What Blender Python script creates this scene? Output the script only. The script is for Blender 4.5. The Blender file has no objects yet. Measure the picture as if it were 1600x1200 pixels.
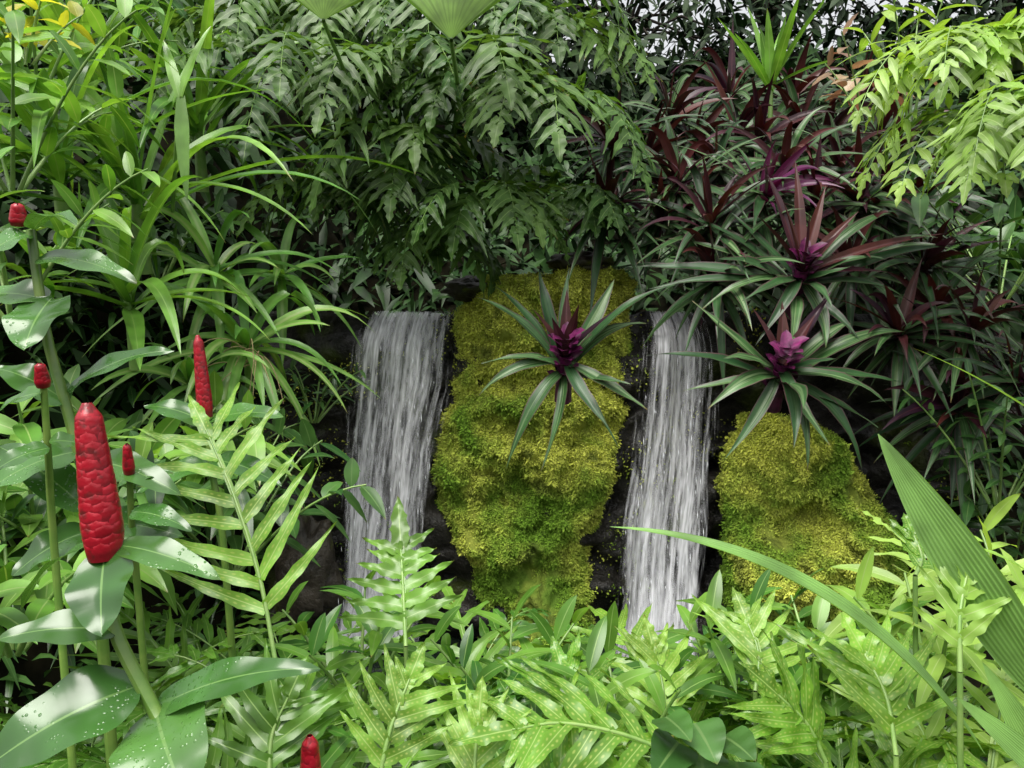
import bpy, math, random
import numpy as np
from mathutils import Vector, noise as mnoise
random.seed(7); rng = np.random.default_rng(7)
scene = bpy.context.scene
COL = scene.collection
F = 1200.0
CZ = 1.3
def P(px, py, Y): return np.array([(px-800)/F*Y, Y, CZ-(py-600)/F*Y])
def nrm(v):
    v = np.asarray(v, float); return v/(np.linalg.norm(v)+1e-9)
def V(*a): return np.array(a, float)
Z = V(0, 0, 1)
U = random.uniform
# ------------------------------------------------------------------ mesh builder
class MB:
    def __init__(s): s.v=[]; s.f=[]; s.uv=[]; s.r=[]; s.n=0
    def raw(s, v, f, uv, r):
        s.v.append(v); s.f.append(f+s.n); s.uv.append(uv); s.r.append(r); s.n += len(v)
    def grid(s, G, rnd=None):
        n, m, _ = G.shape
        idx = np.arange(n*m).reshape(n, m)
        f = np.stack([idx[:-1,:-1], idx[:-1,1:], idx[1:,1:], idx[1:,:-1]], -1).reshape(-1,4)
        uu, vv = np.meshgrid(np.linspace(0,1,m), np.linspace(0,1,n))
        r = random.random() if rnd is None else rnd
        s.raw(G.reshape(-1,3), f, np.stack([uu,vv],-1).reshape(-1,2), np.full(n*m, r))
ORG = {}
def part(name, mb, mat, parent=None, label=None, smooth=True):
    me = bpy.data.meshes.new(name)
    v = np.concatenate(mb.v); f = np.concatenate(mb.f); uv = np.concatenate(mb.uv); r = np.concatenate(mb.r)
    org = ORG[parent.name] if parent else np.zeros(3)
    me.from_pydata((v-org).tolist(), [], f.tolist())
    ul = me.uv_layers.new(name='UVMap')
    li = np.zeros(len(me.loops), dtype=np.int32); me.loops.foreach_get('vertex_index', li)
    ul.data.foreach_set('uv', uv[li].astype(np.float32).ravel())
    at = me.attributes.new('rnd', 'FLOAT', 'POINT'); at.data.foreach_set('value', r.astype(np.float32))
    if smooth: me.polygons.foreach_set('use_smooth', np.ones(len(me.polygons), dtype=bool))
    me.materials.append(mat)
    o = bpy.data.objects.new(name, me); COL.objects.link(o)
    if parent: o.parent = parent
    ORG[o.name] = org
    if label: o['label'] = label
    return o
def thing(name, label, cat, loc, group=None):
    o = bpy.data.objects.new(name, None); COL.objects.link(o)
    o.empty_display_size = .05
    o.location = Vector([float(q) for q in loc]); ORG[o.name] = np.asarray(loc, float)
    o['label'] = label; o['category'] = cat
    if group: o['group'] = group
    return o
def bez(a, b, c, n=10):
    t = np.linspace(0,1,n)[:,None]
    return a*(1-t)**2 + 2*b*t*(1-t) + c*t*t
def poly(pts, n=14):
    pts = np.asarray(pts, float)
    if len(pts) == 2: return pts[0]+(pts[1]-pts[0])*np.linspace(0,1,n)[:,None]
    P0 = np.vstack([2*pts[0]-pts[1], pts, 2*pts[-1]-pts[-2]])
    out = []
    for q in np.linspace(0, len(pts)-1-1e-6, n):
        i = int(q); t = q-i; a,b,c,d = P0[i:i+4]
        out.append(.5*(2*b+(c-a)*t+(2*a-5*b+4*c-d)*t*t+(3*b-a-3*c+d)*t**3))
    return np.array(out)
def arc(b, d, L, droop, n=10, pw=1.4):
    v = (np.arange(n-1)+.5)/(n-1)
    ds = nrm(d)[None]+np.outer(v**pw, V(0,0,-droop))
    ds /= np.linalg.norm(ds, axis=1)[:,None]
    return np.vstack([b, b+np.cumsum(ds*L/(n-1), 0)])
# outlines of leaves
lance = lambda v: np.sin(np.pi*np.clip(v,0,1)**.75)**.85+.02
ovate = lambda v: np.sin(np.pi*np.clip(v,0,1)**.66)**.75+.015
strap = lambda v: (.5+.5*np.minimum(1,v*3.5))*(1-np.clip(v,0,1)**2.6)**.9+.01
sword = lambda v: (.6+.4*np.sin(np.pi*np.clip(v*1.2,0,1)))*(1-np.clip(v,0,1)**3)**.9+.01
lobe = lambda v: (.75+.25*np.sin(np.pi*v))*(1-np.clip(v,0,1)**3.2)+.01
taper = lambda v: (1-.25*np.exp(-v*9)-.1*v)*(1-np.clip(v,0,1)**1.9)+.01
heart = lambda v: (np.sin(np.pi*np.clip(v*.93+.07,0,1)**.5))**.8+.01
scale_p = lambda v: np.sqrt(np.clip(1-(v*1.0)**3,0,1))+.02
def leaf(mb, pts, side, W, prof, fold=.2, wav=0., wf=3., m=5, rnd=None, pleat=0., ruf=0.):
    n = len(pts)
    t = np.gradient(pts, axis=0); t /= np.linalg.norm(t, axis=1)[:,None]+1e-9
    s = nrm(side)[None]-t*(t@nrm(side))[:,None]; s /= np.linalg.norm(s, axis=1)[:,None]+1e-9
    nn = np.cross(s, t)
    v = np.linspace(0,1,n); w = W/2*prof(v); u = np.linspace(-1,1,m)
    if ruf: w = w*(1+ruf*np.sin(v*wf*11+U(0,6)))
    h = fold*np.abs(u)[None]*w[:,None]
    if wav:
        ph = U(0,6)
        h = h + wav*W*np.abs(u)[None]*np.sin(v[:,None]*wf*6.283+ph+(u[None]>0)*2.1)
    if pleat:
        h = h + pleat*w[:,None]*np.where(np.arange(m)%2==0, 1, -1)[None]
    mb.grid(pts[:,None]+s[:,None]*(u[None,:,None]*w[:,None,None])+nn[:,None]*h[...,None], rnd)
def tube(mb, pts, r0, r1, k=7, prof=None):
    n = len(pts)
    t = np.gradient(pts, axis=0); t /= np.linalg.norm(t, axis=1)[:,None]+1e-9
    ref = V(1,0,0) if abs(t[:,0]).mean() < .7 else V(0,1,0)
    a = np.cross(t, ref); a /= np.linalg.norm(a, axis=1)[:,None]+1e-9
    b = np.cross(t, a)
    th = np.linspace(0, 2*np.pi, k+1)
    r = np.linspace(r0, r1, n) if prof is None else prof(np.linspace(0,1,n))
    mb.grid(pts[:,None]+(a[:,None]*np.cos(th)[None,:,None]+b[:,None]*np.sin(th)[None,:,None])*r[:,None,None])
def scatter(mb, base, d, up, L, W, rows=(0,.35,.7,1), wid=(.06,.95,.75,.03), fold=.2, sag=.15):
    k = len(base)
    d = d/np.linalg.norm(d,axis=1)[:,None]
    s = np.cross(d, up); s /= np.linalg.norm(s,axis=1)[:,None]+1e-9
    nn = np.cross(s, d)
    rows = np.array(rows); wid = np.array(wid); nr = len(rows)
    u = np.array([-1,0,1.])
    G = base[:,None,None]+d[:,None,None]*(L[:,None,None,None]*rows[None,:,None,None])
    G = G+s[:,None,None]*(W[:,None,None,None]*.5*wid[None,:,None,None]*u[None,None,:,None])
    G = G+nn[:,None,None]*((W[:,None,None,None]*.5*fold*wid[None,:,None,None]*np.abs(u)[None,None,:,None]))
    G[...,2] -= (L[:,None]*sag*rows[None]**2)[:,:,None]
    nv = nr*3
    idx = np.arange(nv).reshape(nr,3)
    f = np.stack([idx[:-1,:-1], idx[:-1,1:], idx[1:,1:], idx[1:,:-1]], -1).reshape(-1,4)
    ff = (f[None]+np.arange(k)[:,None,None]*nv).reshape(-1,4)
    uu, vv = np.meshgrid([0,.5,1.], rows)
    uv = np.tile(np.stack([uu,vv],-1).reshape(-1,2), (k,1))
    mb.raw(G.reshape(-1,3), ff, uv, np.repeat(rng.random(k), nv))
def kites(mb, base, d, up, L, W):
    k = len(base)
    d = d/(np.linalg.norm(d,axis=1)[:,None]+1e-9)
    s = np.cross(d, up); s /= np.linalg.norm(s,axis=1)[:,None]+1e-9
    v = np.stack([base, base+d*(L*.5)[:,None]+s*(W*.5)[:,None], base+d*L[:,None], base+d*(L*.5)[:,None]-s*(W*.5)[:,None]], 1).reshape(-1,3)
    f = np.arange(4*k).reshape(-1,4)
    uv = np.tile(np.array([[.5,0],[1,.5],[.5,1],[0,.5]]), (k,1))
    mb.raw(v, f, uv, np.repeat(rng.random(k),4))
# ------------------------------------------------------------------ materials
class NG:
    def __init__(s, name):
        s.m = bpy.data.materials.new(name); s.m.use_nodes = True; s.t = s.m.node_tree; s.t.nodes.clear()
        s.out = s.new('ShaderNodeOutputMaterial')
    def new(s, ty, **k):
        n = s.t.nodes.new(ty)
        for a, b in k.items(): setattr(n, a, b)
        return n
    def set(s, sock, val):
        if isinstance(val, bpy.types.NodeSocket): s.t.links.new(val, sock)
        else:
            if sock.type == 'RGBA' and len(val) == 3: val = (*val, 1)
            sock.default_value = val
    def math(s, op, a, b=0.0):
        n = s.new('ShaderNodeMath', operation=op); s.set(n.inputs[0], a); s.set(n.inputs[1], b); return n.outputs[0]
    def mix(s, f, a, b, blend='MIX'):
        n = s.new('ShaderNodeMix', data_type='RGBA', blend_type=blend)
        s.set(n.inputs[0], f); s.set(n.inputs[6], a); s.set(n.inputs[7], b); return n.outputs[2]
    def ss(s, x, lo, hi, a=0., b=1.):
        n = s.new('ShaderNodeMapRange', interpolation_type='SMOOTHSTEP')
        for i, q in enumerate((x, lo, hi, a, b)): s.set(n.inputs[i], q)
        return n.outputs[0]
    def noise(s, vec, scale, detail=3, rough=.55, dim='3D'):
        n = s.new('ShaderNodeTexNoise'); s.set(n.inputs['Vector'], vec)
        n.inputs['Scale'].default_value = scale; n.inputs['Detail'].default_value = detail; n.inputs['Roughness'].default_value = rough
        return n.outputs[0]
    def comb(s, x, y, z=0.):
        n = s.new('ShaderNodeCombineXYZ'); s.set(n.inputs[0], x); s.set(n.inputs[1], y); s.set(n.inputs[2], z); return n.outputs[0]
    def pos(s): return s.new('ShaderNodeNewGeometry').outputs['Position']
    def bump(s, h, st, dist=.01):
        n = s.new('ShaderNodeBump'); s.set(n.inputs['Height'], h); n.inputs['Strength'].default_value = st; n.inputs['Distance'].default_value = dist
        return n.outputs[0]
    def rnd(s): return s.new('ShaderNodeAttribute', attribute_name='rnd').outputs['Fac']
    def princ(s, col, rough=.5, spec=.5, normal=None, coat=0.):
        p = s.new('ShaderNodeBsdfPrincipled'); s.set(p.inputs['Base Color'], col); s.set(p.inputs['Roughness'], rough)
        p.inputs['Specular IOR Level'].default_value = spec; p.inputs['Coat Weight'].default_value = coat
        p.inputs['Coat Roughness'].default_value = .15
        if normal is not None: s.set(p.inputs['Normal'], normal)
        return p.outputs[0]
def leafmat(name, c1, c2, rib=None, ribw=.09, back=None, veins=0, vamt=.3, rough=.34, trans=.25, spec=.46, mode=None, coat=0., brown=.25, tcol=None, bumpy=False):
    g = NG(name)
    uv = g.new('ShaderNodeTexCoord').outputs['UV']
    sp = g.new('ShaderNodeSeparateXYZ'); g.set(sp.inputs[0], uv); u, v = sp.outputs[0], sp.outputs[1]
    ac = g.math('MULTIPLY', g.math('ABSOLUTE', g.math('SUBTRACT', u, .5)), 2.)
    r = g.rnd(); p = g.pos()
    col = g.mix(r, c1, c2)
    ns = g.noise(p, 11, 2)
    val = g.ss(ns, .25, .75, .6, 1.35)
    col = g.mix(1., col, g.comb(val, val, val), 'MULTIPLY')
    height = None
    def addh(x):
        nonlocal height
        height = x if height is None else g.math('ADD', height, x)
    if veins:
        w = g.math('SINE', g.math('MULTIPLY', g.math('SUBTRACT', v, g.math('MULTIPLY', ac, .10)), veins*6.283))
        vm = g.ss(w, .55, 1., 0., 1.)
        col = g.mix(g.math('MULTIPLY', vm, vamt), col, g.mix(.5, col, tuple(min(1, q*2.2) for q in c2)))
        addh(g.math('MULTIPLY', w, -.5))
    if mode == 'wart':
        a = g.math('SUBTRACT', g.math('FRACT', g.math('MULTIPLY', v, 14.)), .5)
        b = g.math('MULTIPLY', g.math('SUBTRACT', ac, .48), 1.9)
        dd = g.math('SQRT', g.math('ADD', g.math('MULTIPLY', a, a), g.math('MULTIPLY', b, b)))
        dm = g.ss(dd, .10, .36, 1., 0.)
        col = g.mix(g.math('MULTIPLY', dm, .42), col, (.46, .50, .14)); addh(g.math('MULTIPLY', dm, 1.2))
    if mode == 'stripe':
        st = g.noise(g.comb(g.math('MULTIPLY', u, 9.), g.math('MULTIPLY', v, .7), g.math('MULTIPLY', r, 40.)), 1., 1)
        stm = g.math('MULTIPLY', g.ss(st, .46, .62), g.ss(ac, .3, .85, 1., .1))
        stm = g.math('MULTIPLY', stm, g.ss(r, .1, .8, .15, .9))
        col = g.mix(stm, col, (.15, .225, .10))
        edge = g.ss(ac, .78, .95)
        col = g.mix(g.math('MULTIPLY', edge, .75), col, (.085, .03, .045))
    if mode == 'pale':
        col = g.mix(g.math('MULTIPLY', g.ss(ac, .1, .5, .75, 0.), g.ss(r, .2, .9)), col, (.36, .46, .18))
    if mode == 'pleat':
        w = g.math('SINE', g.math('MULTIPLY', u, 75.))
        col = g.mix(g.ss(w, -.2, 1., 0., .4), col, tuple(q*.5 for q in c1)); addh(g.math('MULTIPLY', w, 1.2))
    if rib is not None:
        col = g.mix(g.ss(ac, ribw*.4, ribw, .85, 0.), col, rib)
    if mode == 'wet':
        vo = g.new('ShaderNodeTexVoronoi'); g.set(vo.inputs['Vector'], p); vo.inputs['Scale'].default_value = 190
        dr = g.ss(vo.outputs['Distance'], .10, .34, 1., 0.)
        dr = g.math('MULTIPLY', dr, g.ss(ns, .48, .6))
        addh(g.math('MULTIPLY', dr, 1.3)); addh(g.math('MULTIPLY', ns, 7.))
    if brown:
        bm = g.math('MULTIPLY', g.ss(g.math('ADD', v, g.math('MULTIPLY', ns, .12)), .97, 1.06), g.ss(r, .5, .9))
        col = g.mix(g.math('MULTIPLY', bm, brown*3), col, (.16, .09, .03))
    if back is not None:
        bf = g.new('ShaderNodeNewGeometry').outputs['Backfacing']
        col = g.mix(bf, col, back)
    bs = g.princ(col, rough, spec, g.bump(height, .3, .004) if (bumpy and height is not None) else None, coat)
    if trans <= 0:
        g.t.links.new(bs, g.out.inputs[0]); return g.m
    tr = g.new('ShaderNodeBsdfTranslucent')
    tc = g.mix(1., col, tcol or (1.6, 1.6, .6), 'MULTIPLY'); g.set(tr.inputs[0], tc)
    mx = g.new('ShaderNodeMixShader'); mx.inputs[0].default_value = trans
    g.t.links.new(bs, mx.inputs[1]); g.t.links.new(tr.outputs[0], mx.inputs[2])
    g.t.links.new(mx.outputs[0], g.out.inputs[0]); return g.m
def plainmat(name, c1, c2, scale=12, rough=.6, spec=.5, bump=0., bd=.02, coat=0., extra=None, det=3):
    g = NG(name); p = g.pos()
    n = g.noise(p, scale, det, .62); col = g.mix(g.ss(n, .3, .7), c1, c2)
    if extra: col = g.mix(g.ss(g.noise(p, extra[1], 3), extra[2], extra[3]), col, extra[0])
    r = g.rnd(); vv = g.ss(r, 0., 1., .8, 1.2); col = g.mix(1., col, g.comb(vv, vv, vv), 'MULTIPLY')
    bs = g.princ(col, rough, spec, g.bump(n, bump, bd) if bump else None, coat); g.t.links.new(bs, g.out.inputs[0]); return g.m
M = {}
M['fern'] = leafmat('fern green', (.032,.085,.016), (.095,.175,.036), rib=(.16,.25,.08), rough=.42, spec=.30, trans=.28)
M['fernlight'] = leafmat('pale fern green', (.18,.32,.05), (.28,.42,.08), rib=(.34,.45,.16), rough=.38, spec=.42, trans=.35)
M['wart'] = leafmat('wart fern green', (.075,.195,.018), (.17,.32,.036), rib=(.30,.42,.12), mode='wart', rough=.28, spec=.45, trans=.33)
M['wartpale'] = leafmat('pale wart fern green', (.14,.29,.035), (.23,.39,.06), rib=(.36,.48,.15), mode='wart', rough=.34, spec=.4, trans=.35)
M['comb'] = leafmat('soft fern green', (.035,.125,.017), (.14,.28,.036), rib=(.22,.34,.10), rough=.28, spec=.45, trans=.33)
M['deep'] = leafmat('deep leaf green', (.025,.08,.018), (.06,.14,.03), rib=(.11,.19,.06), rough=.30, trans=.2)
M['mid'] = leafmat('mid leaf green', (.08,.21,.03), (.18,.34,.055), rib=(.26,.38,.12), rough=.30, trans=.3)
M['yellow'] = leafmat('yellow leaf', (.55,.5,.04), (.5,.52,.07), rib=(.5,.5,.15), rough=.4, trans=.35)
M['strap'] = leafmat('strap leaf green', (.07,.19,.028), (.18,.35,.055), rib=(.22,.36,.1), rough=.28, trans=.3)
M['spider'] = leafmat('pale centred strap leaf', (.09,.24,.04), (.19,.36,.07), rough=.34, trans=.3, mode='pale')
M['rhoeo'] = leafmat('striped leaf', (.014,.048,.015), (.038,.10,.026), mode='stripe', back=(.075,.016,.045), rough=.36, spec=.33, trans=.1, tcol=(1.2,1,.8))
M['purple'] = leafmat('purple young leaf', (.018,.003,.013), (.072,.019,.014), rib=(.085,.022,.028), rough=.40, spec=.32, trans=.08, tcol=(1.6,.7,.6), brown=0)
M['magenta'] = leafmat('magenta young leaf', (.06,.006,.045), (.09,.01,.05), rib=(.14,.03,.09), rough=.36, trans=.15, tcol=(2.,.6,1.), brown=0)
M['copper'] = leafmat('copper leaf', (.20,.11,.07), (.3,.22,.12), rib=(.3,.15,.1), rough=.4, trans=.3, tcol=(1.4,1,.8))
M['costus'] = leafmat('glossy ginger leaf', (.035,.105,.02), (.06,.15,.03), rib=(.13,.24,.07), ribw=.05, rough=.20, trans=.15, mode='wet', brown=.1, bumpy=True, spec=.55)
M['pleat'] = leafmat('pleated palm leaf', (.17,.33,.08), (.23,.39,.11), mode='pleat', rough=.34, trans=.3, bumpy=True)
M['fan'] = leafmat('fan leaf', (.2,.36,.06), (.25,.4,.09), mode='pleat', rough=.42, trans=.5)
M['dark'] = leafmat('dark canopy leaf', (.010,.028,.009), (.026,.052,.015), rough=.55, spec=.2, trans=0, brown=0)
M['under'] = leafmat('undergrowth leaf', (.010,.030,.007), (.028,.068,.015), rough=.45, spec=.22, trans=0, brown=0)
M['cover'] = leafmat('ground cover leaf', (.035,.11,.018), (.10,.21,.032), rib=(.15,.25,.07), rough=.30, trans=.25)
M['stalk'] = plainmat('green stalk', (.12,.23,.05), (.19,.29,.08), 30, .4)
M['costem'] = plainmat('ginger stem', (.09,.19,.03), (.16,.25,.05), 25, .35)
M['darkstalk'] = plainmat('dark stalk', (.02,.03,.012), (.05,.05,.025), 30, .5)
M['purpstem'] = plainmat('purple stem', (.05,.006,.034), (.15,.015,.085), 40, .35)
M['bark'] = plainmat('bark', (.02,.015,.01), (.05,.038,.026), 20, .85)
M['soil'] = plainmat('soil', (.006,.007,.004), (.018,.016,.009), 8, 1., spec=.04, bump=.6, bd=.03)
M['dry'] = plainmat('dry straw', (.25,.18,.09), (.35,.27,.14), 25, .7)
def red_mat():
    g = NG('red bracts'); p = g.pos(); r = g.rnd()
    uv = g.new('ShaderNodeTexCoord').outputs['UV']
    sp = g.new('ShaderNodeSeparateXYZ'); g.set(sp.inputs[0], uv)
    col = g.mix(r, (.22,.004,.010), (.34,.009,.020))
    col = g.mix(g.ss(sp.outputs[1], .86, 1., 0., .22), col, (.36,.05,.04))
    col = g.mix(g.ss(sp.outputs[1], .35, .62, .6, 0.), col, (.07,.004,.006))
    col = g.mix(g.ss(g.noise(p, 70, 3), .52, .68, 0., .75), col, (.07,.012,.010))
    b = g.princ(col, .32, .40, g.bump(g.noise(p, 130, 2), .25, .002)); g.t.links.new(b, g.out.inputs[0]); return g.m
M['red'] = red_mat()
M['rock'] = plainmat('wet dark rock', (.009,.009,.008), (.042,.038,.032), 7, .42, spec=.3, bump=1., bd=.05, extra=((.05,.065,.014), 3.5, .56, .68), det=5)
M['boulder'] = plainmat('brown wet rock', (.014,.012,.009), (.055,.045,.033), 9, .42, spec=.35, bump=1., bd=.03, extra=((.08,.10,.016), 6, .54, .68), det=5)
def moss_col(g):
    p = g.pos()
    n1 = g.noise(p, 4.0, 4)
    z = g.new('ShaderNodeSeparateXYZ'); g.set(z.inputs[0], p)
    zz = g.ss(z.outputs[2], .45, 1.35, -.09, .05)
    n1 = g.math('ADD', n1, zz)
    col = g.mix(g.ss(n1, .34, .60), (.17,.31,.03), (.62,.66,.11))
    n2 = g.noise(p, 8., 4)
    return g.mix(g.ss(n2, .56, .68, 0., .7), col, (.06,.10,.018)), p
def moss_mat(name):
    g = NG(name); col, p = moss_col(g); r = g.rnd()
    vv = g.ss(r, 0., 1., .75, 1.25); col = g.mix(1., col, g.comb(vv,vv,vv), 'MULTIPLY')
    b = g.princ(col, .8, .15); g.t.links.new(b, g.out.inputs[0]); return g.m
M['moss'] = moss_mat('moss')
def mossbase_mat():
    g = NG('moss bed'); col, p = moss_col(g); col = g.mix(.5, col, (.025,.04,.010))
    b = g.princ(col, .85, .15, g.bump(g.noise(p, 60, 3), 1., .012)); g.t.links.new(b, g.out.inputs[0]); return g.m
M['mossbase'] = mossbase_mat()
def fall_mat():
    g = NG('falling water')
    uv = g.new('ShaderNodeTexCoord').outputs['UV']
    sp = g.new('ShaderNodeSeparateXYZ'); g.set(sp.inputs[0], uv); u, v = sp.outputs[0], sp.outputs[1]
    r = g.math('MULTIPLY', g.rnd(), 37.)
    a = g.noise(g.comb(g.math('MULTIPLY', u, 5.), g.math('MULTIPLY', v, 1.8), r), 1., 2)
    b = g.noise(g.comb(g.math('MULTIPLY', u, 20.), g.math('MULTIPLY', v, 3.6), g.math('ADD', r, 9.)), 1., 2)
    e = g.noise(g.comb(g.math('MULTIPLY', u, 42.), g.math('MULTIPLY', v, 17.), g.math('ADD', r, 3.)), 1., 2)
    s = g.math('ADD', g.math('MULTIPLY', a, .60), g.math('ADD', g.math('MULTIPLY', b, .48), g.math('MULTIPLY', e, .38)))
    ac = g.math('MULTIPLY', g.math('ABSOLUTE', g.math('SUBTRACT', u, .5)), 2.)
    s = g.math('SUBTRACT', s, g.ss(ac, .5, 1., 0., .22))
    s = g.math('ADD', s, g.ss(v, .25, .0, 0., .08))
    mask = g.ss(s, .60, 1.0, .0, .92)
    df = g.new('ShaderNodeBsdfDiffuse'); df.inputs[0].default_value = (.94,.94,.99,1)
    tl = g.new('ShaderNodeBsdfTranslucent'); tl.inputs[0].default_value = (.94,.94,.99,1)
    m1 = g.new('ShaderNodeMixShader'); m1.inputs[0].default_value = .2
    g.t.links.new(df.outputs[0], m1.inputs[1]); g.t.links.new(tl.outputs[0], m1.inputs[2])
    tp = g.new('ShaderNodeBsdfTransparent'); mx = g.new('ShaderNodeMixShader')
    g.set(mx.inputs[0], mask); g.t.links.new(tp.outputs[0], mx.inputs[1]); g.t.links.new(m1.outputs[0], mx.inputs[2])
    g.t.links.new(mx.outputs[0], g.out.inputs[0]); return g.m
M['fall'] = fall_mat()
M['drop'] = plainmat('white water drops', (.85,.87,.93), (.9,.91,.95), 10, .15)
def pool_mat():
    g = NG('pool water'); p = g.pos(); n = g.noise(p, 16, 3)
    b = g.princ((.012,.02,.014), .06, .5, g.bump(n, .5, .02)); g.t.links.new(b, g.out.inputs[0]); return g.m
M['pool'] = pool_mat()
# ------------------------------------------------------------------ setting
def fbm(p, s, o=4): return mnoise.fractal(Vector((p[0]*s, p[1]*s, p[2]*s)), 1.0, 2.0, o)
def yedge(x): return 3.2-1.65*np.clip((-.9-x)/.7,0,1)-.7*np.clip((x-1.25)/.7,0,1)
def height(x, y):
    s = y-yedge(x); t = np.clip(s/.8,0,1); t = t*t*(3-2*t)
    return .06+t*1.42+np.clip(s-.8,0,4)*.75
g_ = MB(); xs = np.linspace(-150,150,31); gx, gy = np.meshgrid(xs, xs)
g_.grid(np.stack([gx,gy,np.zeros_like(gx)],-1)); o = part('ground', g_, M['soil']); o['kind'] = 'structure'
h_ = MB(); gx, gy = np.meshgrid(np.linspace(-9,9,130), np.linspace(1.2,13,100)); gz = height(gx,gy)
for i in range(gz.shape[0]):
    for j in range(gz.shape[1]): gz[i,j] += .07*mnoise.noise(Vector((gx[i,j]*2.5, gy[i,j]*2.5, 0)))
gz[:, [0,-1]] = -.1; gz[-1] = -.1; gz[0] = np.minimum(gz[0], .02)
h_.grid(np.stack([gx,gy,gz],-1)); o = part('hillside', h_, M['soil']); o['kind'] = 'structure'
w_ = MB(); gx, gy = np.meshgrid(np.linspace(-.95,1.3,24), np.linspace(2.0,3.2,14))
w_.grid(np.stack([gx,gy,np.full_like(gx,.27)],-1)); o = part('water', w_, M['pool']); o['kind'] = 'structure'
# rock wall
t = thing('rock_wall', 'dark wet rock wall that the two waterfalls run down', 'rock wall', (0,3.15,0))
rb = MB(); n, m = 90, 150
G = np.zeros((n,m,3))
for i in range(n):
    for j in range(m):
        x = -1.5+3.5*j/(m-1); q = i/(n-1)*1.9; z = min(q,1.58); y = 3.12+max(0,q-1.58)*1.6
        vd = mnoise.voronoi(Vector((x*3.2,z*5.5,1.)))[0]; rdg = (vd[1]-vd[0])
        y -= .16*min(rdg,.5)+.08*fbm((x,0,z),3.)+.05*math.sin(z*19+fbm((x,0,z),2.)*5)
        G[i,j] = (x, y, z+.03*fbm((x,2,z),4.))
rb.grid(G); part('rock_face', rb, M['rock'], t)
nb = MB(); sel = []
for _ in range(22000):
    i = random.randrange(8,n-6); j = random.randrange(1,m-1); p = G[i,j]
    if fbm((p[0]+3,0,p[2]),2.4) > .22 or (abs(p[0]+.98) < .14 and .95 < p[2] < 1.35): sel.append(p+V(U(-.012,.012),-.004,U(-.012,.012)))
sel = np.array(sel); k = len(sel)
kites(nb, sel, rng.normal(0,.7,(k,3))+V(0,-.8,-.1), rng.normal(0,1,(k,3)), rng.uniform(.008,.016,k), rng.uniform(.005,.01,k))
mo = part('moss', nb, M['moss'], t); mo['kind'] = 'stuff'
# mossy rocks: rows of (py, left px, right px)
def mossy(label, rows, depth, bulge, ntuft, seed, loc, bare=None, lump=1.):
    t = thing('mossy_rock', label, 'mossy rock', loc)
    rows = np.array(rows, float); n, m = 140, 100
    G = np.zeros((n,m,3)); K_ = np.zeros((n,m))
    for i in range(n):
        py = rows[0,0]+(rows[-1,0]-rows[0,0])*i/(n-1)
        l = np.interp(py, rows[:,0], rows[:,1]); r = np.interp(py, rows[:,0], rows[:,2])
        l += 14*mnoise.noise(Vector((py*.03,seed,0)))+8*mnoise.noise(Vector((py*.09,seed,4)))
        r += 14*mnoise.noise(Vector((py*.03,seed,9)))+8*mnoise.noise(Vector((py*.09,seed,7)))
        for j in range(m):
            u = -1+2*j/(m-1)
            ed = math.sqrt(max(0,1-u*u)); tp = min(1, i/(n*.12))**.5
            p = P(l+(r-l)*(u+1)/2, py, depth)
            nz = .16*fbm((p[0]+seed,p[2],.3),3.4)+.10*abs(fbm((p[0],p[2]+seed,1.),7.,3))+.02*fbm((p[0],p[2],seed),24.,2)
            p[1] = depth+.25-bulge*ed*tp*(1+.25*math.sin(py*.03+u*2+seed))-nz*ed*lump
            p[2] += .03*fbm((p[0]*2,seed,p[2]),5.)
            G[i,j] = p
            b0 = fbm((p[0]+seed,1,p[2]),4.5,3)
            K_[i,j] = b0-(np.interp(py, *bare) if bare else -1)
    b = MB(); b.grid(G[::-1]); part('rock', b, M['mossbase'], t)
    k = ntuft
    ii = rng.uniform(0,n-1.01,k); jj = rng.uniform(0,m-1.01,k); i0 = ii.astype(int); j0 = jj.astype(int)
    keep = K_[i0,j0]+rng.normal(0,.08,k) > 0
    ii, jj, i0, j0 = ii[keep], jj[keep], i0[keep], j0[keep]; k = len(ii)
    fi = (ii-i0)[:,None]; fj = (jj-j0)[:,None]
    base = G[i0,j0]*(1-fi)*(1-fj)+G[i0+1,j0]*fi*(1-fj)+G[i0,j0+1]*(1-fi)*fj+G[i0+1,j0+1]*fi*fj
    nn = np.cross(G[i0,j0+1]-G[i0,j0], G[i0,j0]-G[i0+1,j0]); nn /= np.linalg.norm(nn,axis=1)[:,None]+1e-9
    nn[nn[:,1]>0] *= -1
    b = MB(); big = np.exp(rng.normal(0,.3,k))
    for q in range(3):
        d = nn*rng.uniform(.3,.9,(k,1))+rng.normal(0,.6,(k,3))+V(0,0,-.5)
        kites(b, base+nn*rng.uniform(0,.004,(k,1))+rng.normal(0,.003,(k,3)), d, nn+V(0,0,.5)+rng.normal(0,.3,(k,3)), rng.uniform(.006,.0115,k)*big, rng.uniform(.003,.0058,k)*big)
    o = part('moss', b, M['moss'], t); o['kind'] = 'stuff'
mossy('tall mossy rock column standing between the two waterfalls',
      [(405,930,985),(425,750,1010),(480,705,1005),(560,700,995),(650,690,990),(720,670,970),(800,668,955),(850,690,940),(900,730,930),(1080,750,945)], 2.85, .17, 64000, 1.3, P(880,1000,3.0),
      bare=([400,740,820,900,1080],[-.7,-.55,-.45,-.40,-.3]))
mossy('irregular mossy mound below the right-hand striped rosette plant',
      [(650,1190,1290),(700,1168,1350),(760,1155,1400),(830,1155,1435),(900,1155,1465),(960,1165,1480),(1080,1180,1490)], 2.70, .2, 50000, 5.7, P(1300,1080,2.8),
      bare=([640,800,880,1000],[-.5,-.5,-.45,-.4]), lump=1.1)
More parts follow.
